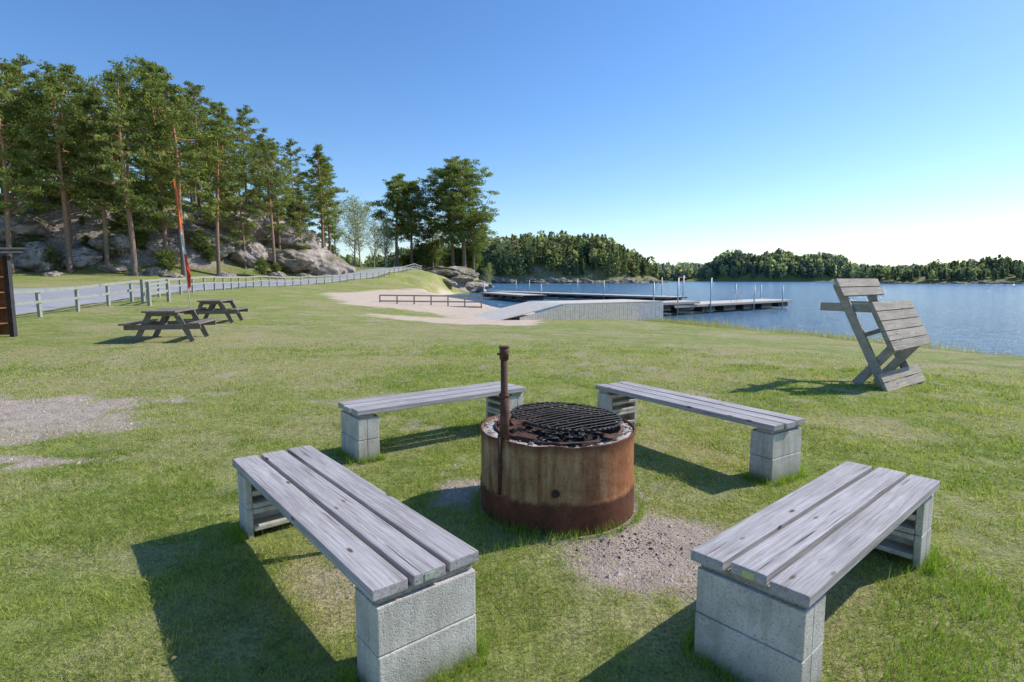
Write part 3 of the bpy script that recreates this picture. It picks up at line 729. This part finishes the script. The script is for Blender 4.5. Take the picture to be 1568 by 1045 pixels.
def tree_mesh(name,seed,H,cs,R,nl,nf,r0,mats,cA,cB,up=(.05,.45),size=.26,flat=.45,rc=(.5,.95),lean=.03,stubs=6,wob=.25,ratio=.35,ntw=3,top=.35,skip=0.):
    rg=np.random.default_rng(seed); Vs=[];Fs=[];Ms=[];Cs=[];off=0
    def add(V,F,mi,c):
        nonlocal off
        Vs.append(V);Fs.append(F+off);Ms.append(np.full(len(F),mi));Cs.append(np.broadcast_to(np.array(c,float),(len(V),3)) if np.ndim(c)==1 else c);off+=len(V)
    K=12; ts=np.linspace(0,1,K); la=rg.uniform(0,6.28)
    ph=rg.uniform(0,6,4)
    tp=np.stack([math.cos(la)*lean*H*ts**1.5+wob*np.sin(ts*4+ph[0])*ts,math.sin(la)*lean*H*ts**1.5+wob*np.sin(ts*5+ph[1])*ts,ts*H*.97-.6*(ts==0)],1)
    tr=r0*(1-ts)**.75*.92+.03; tr[0]*=1.25
    V,F=tube_path(tp,tr,9); add(V,F,0,(1,1,1))
    def trunk(t): return np.array([np.interp(t,ts,tp[:,k]) for k in range(3)])
    az=rg.uniform(0,6.28)
    for i in range(nl+stubs):
        dead=i>=nl
        if not dead and rg.uniform()<skip: az+=2.4; continue
        if dead: t=rg.uniform(cs*.45,cs); Lb=rg.uniform(.5,1.6)
        else:
            uq=(i+rg.uniform(0,1))/nl; t=cs+(1-cs)*uq*.985
            Lb=R*(top+(1-top)*math.sin(math.pi*(.18+.74*uq)))*rg.uniform(.5,1.25)
            if uq>.85: Lb*=.75
        az+=2.4+rg.normal(0,.5); p0=trunk(t); e=rg.uniform(*up)+(.35*max(0,(t-.8)/.2))
        if dead: e=rg.uniform(-.3,.2)
        dr=np.array([math.cos(az)*math.cos(e),math.sin(az)*math.cos(e),math.sin(e)])
        pts=[p0]
        for k in range(1,5):
            q=p0+dr*Lb*k/4; q[2]+=-.10*Lb*math.sin(math.pi*k/4*.9)+.10*Lb*(k/4)**2; q+=rg.normal(0,.05*Lb,3)*(k/4); pts.append(q)
        rb=max(.02,.028*Lb**.9*(1.0 if not dead else .6))
        V,F=tube_path(pts,[rb,rb*.8,rb*.6,rb*.4,rb*.2],5); add(V,F,0,(1,1,1))
        if dead: continue
        for fr in (.42,.62,.82,1.0):
            if fr<.5 and (rg.uniform()<.6 or Lb<1.5): continue
            b0=p0+(np.array(pts[min(4,int(fr*4))])-p0)*(fr/(max(1,min(4,int(fr*4)))/4))
            for s in range(ntw if fr>.5 else 1):
                o=rg.normal(0,1,3)*np.array([.20*Lb,.20*Lb,.06*Lb]); c=b0+o+np.array([0,0,.12])
                V,F=tube_path([b0,(b0+c)/2+rg.normal(0,.05,3),c],[.022,.015,.008],3); add(V,F,0,(1,1,1))
                rcl=rg.uniform(*rc)*(.75+.08*Lb)
                nn=int(nf*rcl*rcl*rg.uniform(.6,1.2))
                if nn<4: continue
                L=leafcloud(rg,c,rcl,rcl*flat,nn,size,ratio)
                tcol=np.clip(rg.normal(.5,.28),0,1); jit=rg.uniform(.7,1.3,(nn,1))
                cc=(np.array(cA)*(1-tcol)+np.array(cB)*tcol)[None]*jit
                add(L,np.arange(3*nn).reshape(nn,3),1,np.repeat(cc,3,axis=0))
    V=np.concatenate(Vs);F=np.concatenate(Fs);mi=np.concatenate(Ms);C=np.concatenate(Cs)
    return np_mesh(name,V,F,mats,mi=mi,col=C,smoothf=(mi==0))
PA=(.135,.18,.055); PB=(.32,.36,.12)
pines=[tree_mesh("pine_tree",100+i,18,cs,R,nl,76,.22,[M_bark,M_leaf],PA,PB,size=.20,rc=(.40,.80),flat=.43,skip=.08,ntw=3) for i,(cs,R,nl) in enumerate([(.30,2.8,36),(.42,2.5,30),(.22,2.9,42),(.50,2.7,26),(.36,2.3,34),(.18,2.5,44)])]
def place(me,name,x,y,h,base=18.,rz=None,wide=1.,dz=-.1):
    o=bpy.data.objects.new(name,me); link(o); o.location=(x,y,hz(x,y)+dz)
    s=h/base; o.scale=(s*wide,s*wide,s); o.rotation_euler=(0,0,random.uniform(0,6.28) if rz is None else rz); return o
# the stand gets lower towards its open, windswept right-hand side
def cap(x,y,h):
    s=np.interp(x/y,[-1.1,-.80,-.74,-.70,-.63,-.56,-.51,-.455,-.42,-.36,-.325,-.30],[.365,.38,.35,.35,.375,.35,.30,.295,.27,.25,.265,.12])
    return min(h,1.6+s*random.uniform(.93,1.03)*y-hz(x,y))
front=[(-48.5,55.5,21,0),(-45.5,59,21,1),(-50,66,20,5),(-47.5,62,21,2),(-43,61,19,4),(-39.5,60,22,0),(-38.5,64,22,5),(-36,63,20.5,1),(-34,66.5,18,4),(-37.5,75,15.5,2),(-36.5,80,15.5,0),
 (-30,72.5,16.5,3),(-31.5,78,15.5,5),(-27.6,84,18,4),(-33,71,13,2),(-41,68,19,5),(-44,72,18,2),(-28.5,90,15,5),(-33,88,13.5,0),(-52,60,20,3),(-54,63,19.5,2),(-57,60,20,0),(-60,62,20,5),(-56,54.5,19,1),(-52,72,18,0),
 (-42,78,16,1),(-48,80,17,4),(-29.3,80,10,5)]
pl=[]
for x,y,h,k in front: place(pines[k],"pine_tree",x,y,cap(x,y,h),wide=random.uniform(.9,1.15)); pl.append((x,y))
tries=0;cnt=0
while cnt<60 and tries<6000:
    tries+=1; x=random.uniform(-105,-27); y=random.uniform(57,128)
    if float(sdpoly(np.array([x]),np.array([y]),HILL)[0])<2: continue
    if x/y>-.31 : continue
    if min(math.hypot(x-a,y-b_) for a,b_ in pl)<3.6: continue
    pl.append((x,y)); cnt+=1
    h=cap(x,y,random.uniform(14,19))
    if h>6: place(pines[random.randrange(6)],"pine_tree",x,y,h,wide=random.uniform(.9,1.2))
LP=dict(size=.25,flat=.42,stubs=8,ntw=4,skip=.06)
lp1=tree_mesh("pine_tree",501,20,.32,4.6,38,58,.40,[M_bark,M_leaf],PA,PB,up=(.1,.6),rc=(.6,1.0),lean=.02,wob=.5,**LP)
lp2=tree_mesh("pine_tree",502,21,.24,5.8,50,58,.46,[M_bark,M_leaf],PA,PB,up=(.05,.5),rc=(.6,1.05),lean=.03,wob=.7,**LP)
lp3=tree_mesh("pine_tree",503,20,.30,5.0,38,55,.40,[M_bark,M_leaf],PA,PB,up=(.15,.7),rc=(.6,1.0),lean=.05,wob=.6,**LP)
for me_,x,y,h,bs,rz in [(lp1,-23.4,117,18.5,20,.3),(lp3,-20.8,119,17,20,2.6),(lp2,-9.8,117,22,21,1.1),(lp3,-12.3,119,20.5,20,.4),(lp2,-17.0,123,11.5,21,3.),(lp1,-8.0,120,13,20,1.)]:
    place(me_,"pine_tree",x,y,h,bs,rz)
bm_=[tree_mesh("birch_tree",700+i,11,.2,3.2,34,16,.13,[M_birch,M_leaf],(.26,.30,.09),(.42,.45,.15),up=(.5,1.1),size=.13,flat=.8,rc=(.5,.9),stubs=0,wob=.4,ntw=4,ratio=.5) for i in range(2)]
for x,y,h in [(-27.5,104,11),(-29.5,108,12.5),(-31,101,9),(-24.6,112,9),(-17,128,8),(-5,124,6),(-26,118,10),(-30,125,10)]: place(bm_[random.randrange(2)],"birch_tree",x,y,h,11)
jm=[tree_mesh("juniper_bush",800+i,2.6,.08,1.0,22,150,.06,[M_bark,M_leaf],(.09,.135,.045),(.23,.28,.085),up=(.5,1.2),size=.13,rc=(.28,.5),flat=1.1,stubs=0,wob=.1,ntw=2) for i in range(3)]
hp=[(-52,56.8),(-49,57.5),(-50.5,58.8),(-47,58.5),(-54,57)]
for i in range(120):
    for _ in range(60):
        x=random.uniform(-80,-27); y=random.uniform(56,95)
        dd=float(sdpoly(np.array([x]),np.array([y]),HILL)[0])
        if -.5<dd<16: break
    hp.append((x,y))
for x,y in hp: place(jm[random.randrange(3)],"juniper_bush",x,y,random.uniform(.8,2.8),2.6,wide=random.uniform(.9,1.7))
for i in range(16): place(jm[i%3],"juniper_bush",random.uniform(-27,-8),random.uniform(119,130),random.uniform(2.5,5.5),2.6,wide=1.4)
def rock_mesh(seed,flat=.5):
    bm=bmesh.new(); bmesh.ops.create_icosphere(bm,subdivisions=5,radius=1)
    for v in bm.verts:
        p=v.co.copy(); o=Vector((seed*3.1,seed*1.7,0))
        d=.35*mnoise.noise(p*1.1+o)+.16*mnoise.noise(p*2.6+o)-.16*abs(mnoise.noise(p*4+o))+.05*mnoise.noise(p*9+o)
        v.co=p*(1+d); v.co.z*=flat
    me=bpy.data.meshes.new("granite_rock"); bm.to_mesh(me); bm.free(); me.materials.append(M_rock)
    me.polygons.foreach_set("use_smooth",np.ones(len(me.polygons),bool)); return me
rm=[rock_mesh(i+1,f) for i,f in enumerate([.5,.62,.42,.75])]
def putrock(x,y,s,k,sz=1.,dz=0):
    o=bpy.data.objects.new("granite_rock",rm[k]); link(o); o.location=(x,y,hz(x,y)+dz); o.scale=(s*random.uniform(1,1.5),s,s*sz); o.rotation_euler=(random.uniform(-.15,.15),random.uniform(-.15,.15),random.uniform(0,6.28))
for x,y,s,k,sz in [(-26.5,84,3.0,0,1.1),(-28.5,81,3.6,1,1.2),(-31,77,3.2,2,1.2),(-32,83,4,0,1.2),(-34,73,2.4,3,1.),(-27.8,88,2.6,2,1),(-50,60.5,2.6,1,1.1),(-46.5,61.5,2.,0,1.1),(-40,66,2.,2,1.2),(-44,64,1.8,3,1),(-53,63,3,0,1.1),
   (-37,70,2.5,1,1.),(-36,77,3.6,0,1.1),(-57,60,2.2,1,1),(-62,62,2.6,2,1),(-36.5,61.5,1.,2,1),(-33,66,.9,1,1),(-45,56,.8,0,1),(-29,70.5,1.,3,1),(-40,60.5,.7,1,1),(-27.5,75.5,1.1,2,1),
   (-10,106,3.2,2,.6),(-13,105,3.,0,.55),(-7.8,110,3.,1,.6),(-14.5,108,3.0,2,.6),(-6.5,114,2.6,0,.6),(-11.5,100,1.8,0,.6),(-10,110,3.2,1,.6)]:
    putrock(x,y,s,k,sz)
for i in range(36):
    x=random.uniform(-75,-28); y=random.uniform(56,92)
    dd=float(sdpoly(np.array([x]),np.array([y]),HILL)[0])
    if 0<dd<15: putrock(x,y,random.uniform(.8,2.4),random.randrange(4),random.uniform(.8,1.3))
def shore_rocks(cx,cy,rx,ry,t0,t1,n,smin,smax):
    for i in range(n):
        t=random.uniform(t0,t1); x=cx+rx*math.cos(t)*1.05; y=cy+ry*math.sin(t)*1.15
        z0=hz(x,y)
        for _ in range(40):
            if z0>-1.0: break
            y+=1.2; z0=hz(x,y)
        putrock(x,y,random.uniform(smin,smax),random.randrange(4),random.uniform(.5,.9))
shore_rocks(6,395,99,48,-1.95,-.45,110,2.2,5.0)
shore_rocks(408,345,218,42,-2.9,-1.2,50,1.5,3.0)

# ---------------------------------------------------------------- distant forests
def forest(name,pts,hs,nf,size,palette,rgs=5):  # palettes have distance haze painted in: farther forests paler and bluer
    rg=np.random.default_rng(rgs); n=len(pts); pts=np.array(pts); z=height(pts[:,0],pts[:,1])
    kind=rg.uniform(0,1,n)
    T=rg.uniform(0,1,(n,nf))
    R=hs*np.where(kind<.6,.17,.27)
    prof=np.where(kind[:,None]<.6,(1-T)**.6*(.35+.65*np.minimum(1,T*4)),np.sqrt(np.clip(1-(2*T-1)**2,0,1)))
    A=rg.uniform(0,6.28,(n,nf)); q=rg.uniform(.45,1.05,(n,nf))*prof*R[:,None]
    cs=.12
    C=np.stack([pts[:,0][:,None]+q*np.cos(A),pts[:,1][:,None]+q*np.sin(A),z[:,None]+hs[:,None]*(cs+(1-cs)*T)],-1).reshape(-1,3)
    m=n*nf; u=rg.normal(0,1,(m,3)); u/=np.linalg.norm(u,axis=1)[:,None]; v=np.cross(u,rg.normal(0,1,(m,3))); v/=np.linalg.norm(v,axis=1)[:,None]
    s=size*rg.uniform(.6,1.4,(m,1)); V=np.stack([C+u*s,C-u*s*.5+v*s*.7,C-u*s*.5-v*s*.7],1).reshape(-1,3)
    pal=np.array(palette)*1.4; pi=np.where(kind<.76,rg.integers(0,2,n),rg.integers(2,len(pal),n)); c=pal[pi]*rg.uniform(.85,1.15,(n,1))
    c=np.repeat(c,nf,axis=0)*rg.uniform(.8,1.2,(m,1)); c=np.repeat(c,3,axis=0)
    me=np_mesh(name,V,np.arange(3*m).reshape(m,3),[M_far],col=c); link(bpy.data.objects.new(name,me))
def sample_bump(bi,n,zmin=-.2):
    cx,cy,rx,ry,h=BUMPS[bi]; rg=np.random.default_rng(bi+50)
    x=rg.uniform(cx-rx*1.05,cx+rx*1.05,n*3); y=rg.uniform(cy-ry*1.1,cy+ry*.3,n*3); z=height(x,y); k=z>zmin; return np.stack([x[k],y[k]],1)[:n]
def hvar(P,lo,hi,s): return (lo+(hi-lo)*np.clip((fbm(P[:,0]/22,P[:,1]/22,s,3)-.3)*2.2,0,1))*rng.uniform(.8,1.15,len(P))
P0=sample_bump(0,950,zmin=2.2); forest("headland_forest",P0,hvar(P0,9,16,1),120,.9,[(.125,.15,.085),(.16,.185,.10),(.25,.28,.12),(.34,.35,.15),(.24,.23,.15)],1)
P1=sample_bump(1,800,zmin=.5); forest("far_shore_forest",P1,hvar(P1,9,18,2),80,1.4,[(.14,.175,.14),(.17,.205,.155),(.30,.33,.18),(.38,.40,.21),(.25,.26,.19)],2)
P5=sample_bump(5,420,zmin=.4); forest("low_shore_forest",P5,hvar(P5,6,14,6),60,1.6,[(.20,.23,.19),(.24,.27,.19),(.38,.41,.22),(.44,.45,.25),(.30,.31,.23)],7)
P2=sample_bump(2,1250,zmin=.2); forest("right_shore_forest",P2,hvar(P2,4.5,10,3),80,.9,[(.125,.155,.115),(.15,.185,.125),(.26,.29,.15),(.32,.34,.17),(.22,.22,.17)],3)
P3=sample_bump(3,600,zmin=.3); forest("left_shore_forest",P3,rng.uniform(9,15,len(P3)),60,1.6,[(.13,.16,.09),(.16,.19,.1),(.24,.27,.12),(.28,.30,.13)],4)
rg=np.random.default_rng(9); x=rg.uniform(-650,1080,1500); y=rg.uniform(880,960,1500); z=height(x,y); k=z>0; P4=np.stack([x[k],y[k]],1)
forest("horizon_forest",P4,rng.uniform(12,18,len(P4)),50,3.0,[(.20,.25,.26),(.23,.28,.28),(.27,.31,.29)],5)  # bluish haze is put into these foliage colours

def house(x,y,w,d,h,a,mw):
    z=hz(x,y); E=empty("wooden_house",(x,y,max(z,-.6)),a); b=MB(); b.box((0,0,h/2-.5),(w,d,h+1))
    b.done("walls",[mw],E)
    rf=h; V=[(-w/2-.4,-d/2-.5,rf-.1),(w/2+.4,-d/2-.5,rf-.1),(w/2+.4,d/2+.5,rf-.1),(-w/2-.4,d/2+.5,rf-.1),(-w/2-.4,0,rf+d*.42),(w/2+.4,0,rf+d*.42)]
    me=bpy.data.meshes.new("roof"); me.from_pydata(V,[],[(0,1,5,4),(2,3,4,5),(0,4,3),(1,2,5),(0,3,2,1)]); me.materials.append(M_tile); link(bpy.data.objects.new("roof",me),E)
    b=MB()
    for i in range(3): b.box((-w/3+i*w/3,-d/2-.03,h*.5),(w*.12,.06,1.2))
    b.done("windows",[M_glass],E)
house(213,718,9,6,4,.2,M_hred); house(262,722,9,6,4,-.1,M_hyel)

# ---------------------------------------------------------------- light, sky, camera
el=math.radians(39); az=math.atan2(.93,.37)
sd=Vector((math.sin(az)*math.cos(el),math.cos(az)*math.cos(el),math.sin(el)))
L=bpy.data.lights.new("sun",'SUN'); L.energy=5.0; L.angle=math.radians(.5); L.color=(1,.95,.87)
lo=bpy.data.objects.new("sun",L); link(lo); lo.rotation_euler=sd.to_track_quat('Z','Y').to_euler(); lo.location=(20,20,40)
nt=W.node_tree; bg=nt.nodes["Background"]; sky=nt.nodes.new("ShaderNodeTexSky"); sky.sky_type='NISHITA'; sky.sun_disc=False
sky.sun_elevation=el; sky.sun_rotation=az; sky.air_density=1.0; sky.dust_density=.3; sky.ozone_density=2.4; sky.altitude=0
hs=nt.nodes.new("ShaderNodeHueSaturation"); hs.inputs["Saturation"].default_value=1.2; hs.inputs["Value"].default_value=1.08
mx=nt.nodes.new("ShaderNodeMix"); mx.data_type='RGBA'; mx.blend_type='MULTIPLY'; mx.inputs[0].default_value=1; mx.inputs[7].default_value=(.94,.99,1.12,1)
nt.links.new(sky.outputs[0],hs.inputs["Color"]); nt.links.new(hs.outputs[0],mx.inputs[6]); nt.links.new(mx.outputs[2],bg.inputs[0]); bg.inputs[1].default_value=.15
cam=bpy.data.cameras.new("camera"); cam.lens=20; cam.sensor_width=36; cam.clip_end=6000; cam.clip_start=.05
co=bpy.data.objects.new("camera",cam); link(co); co.location=(0,0,1.6); co.rotation_euler=(math.radians(90-6.2),0,0)
sc.camera=co
sc.view_settings.view_transform='Standard'; sc.view_settings.look='None'; sc.view_settings.exposure=0
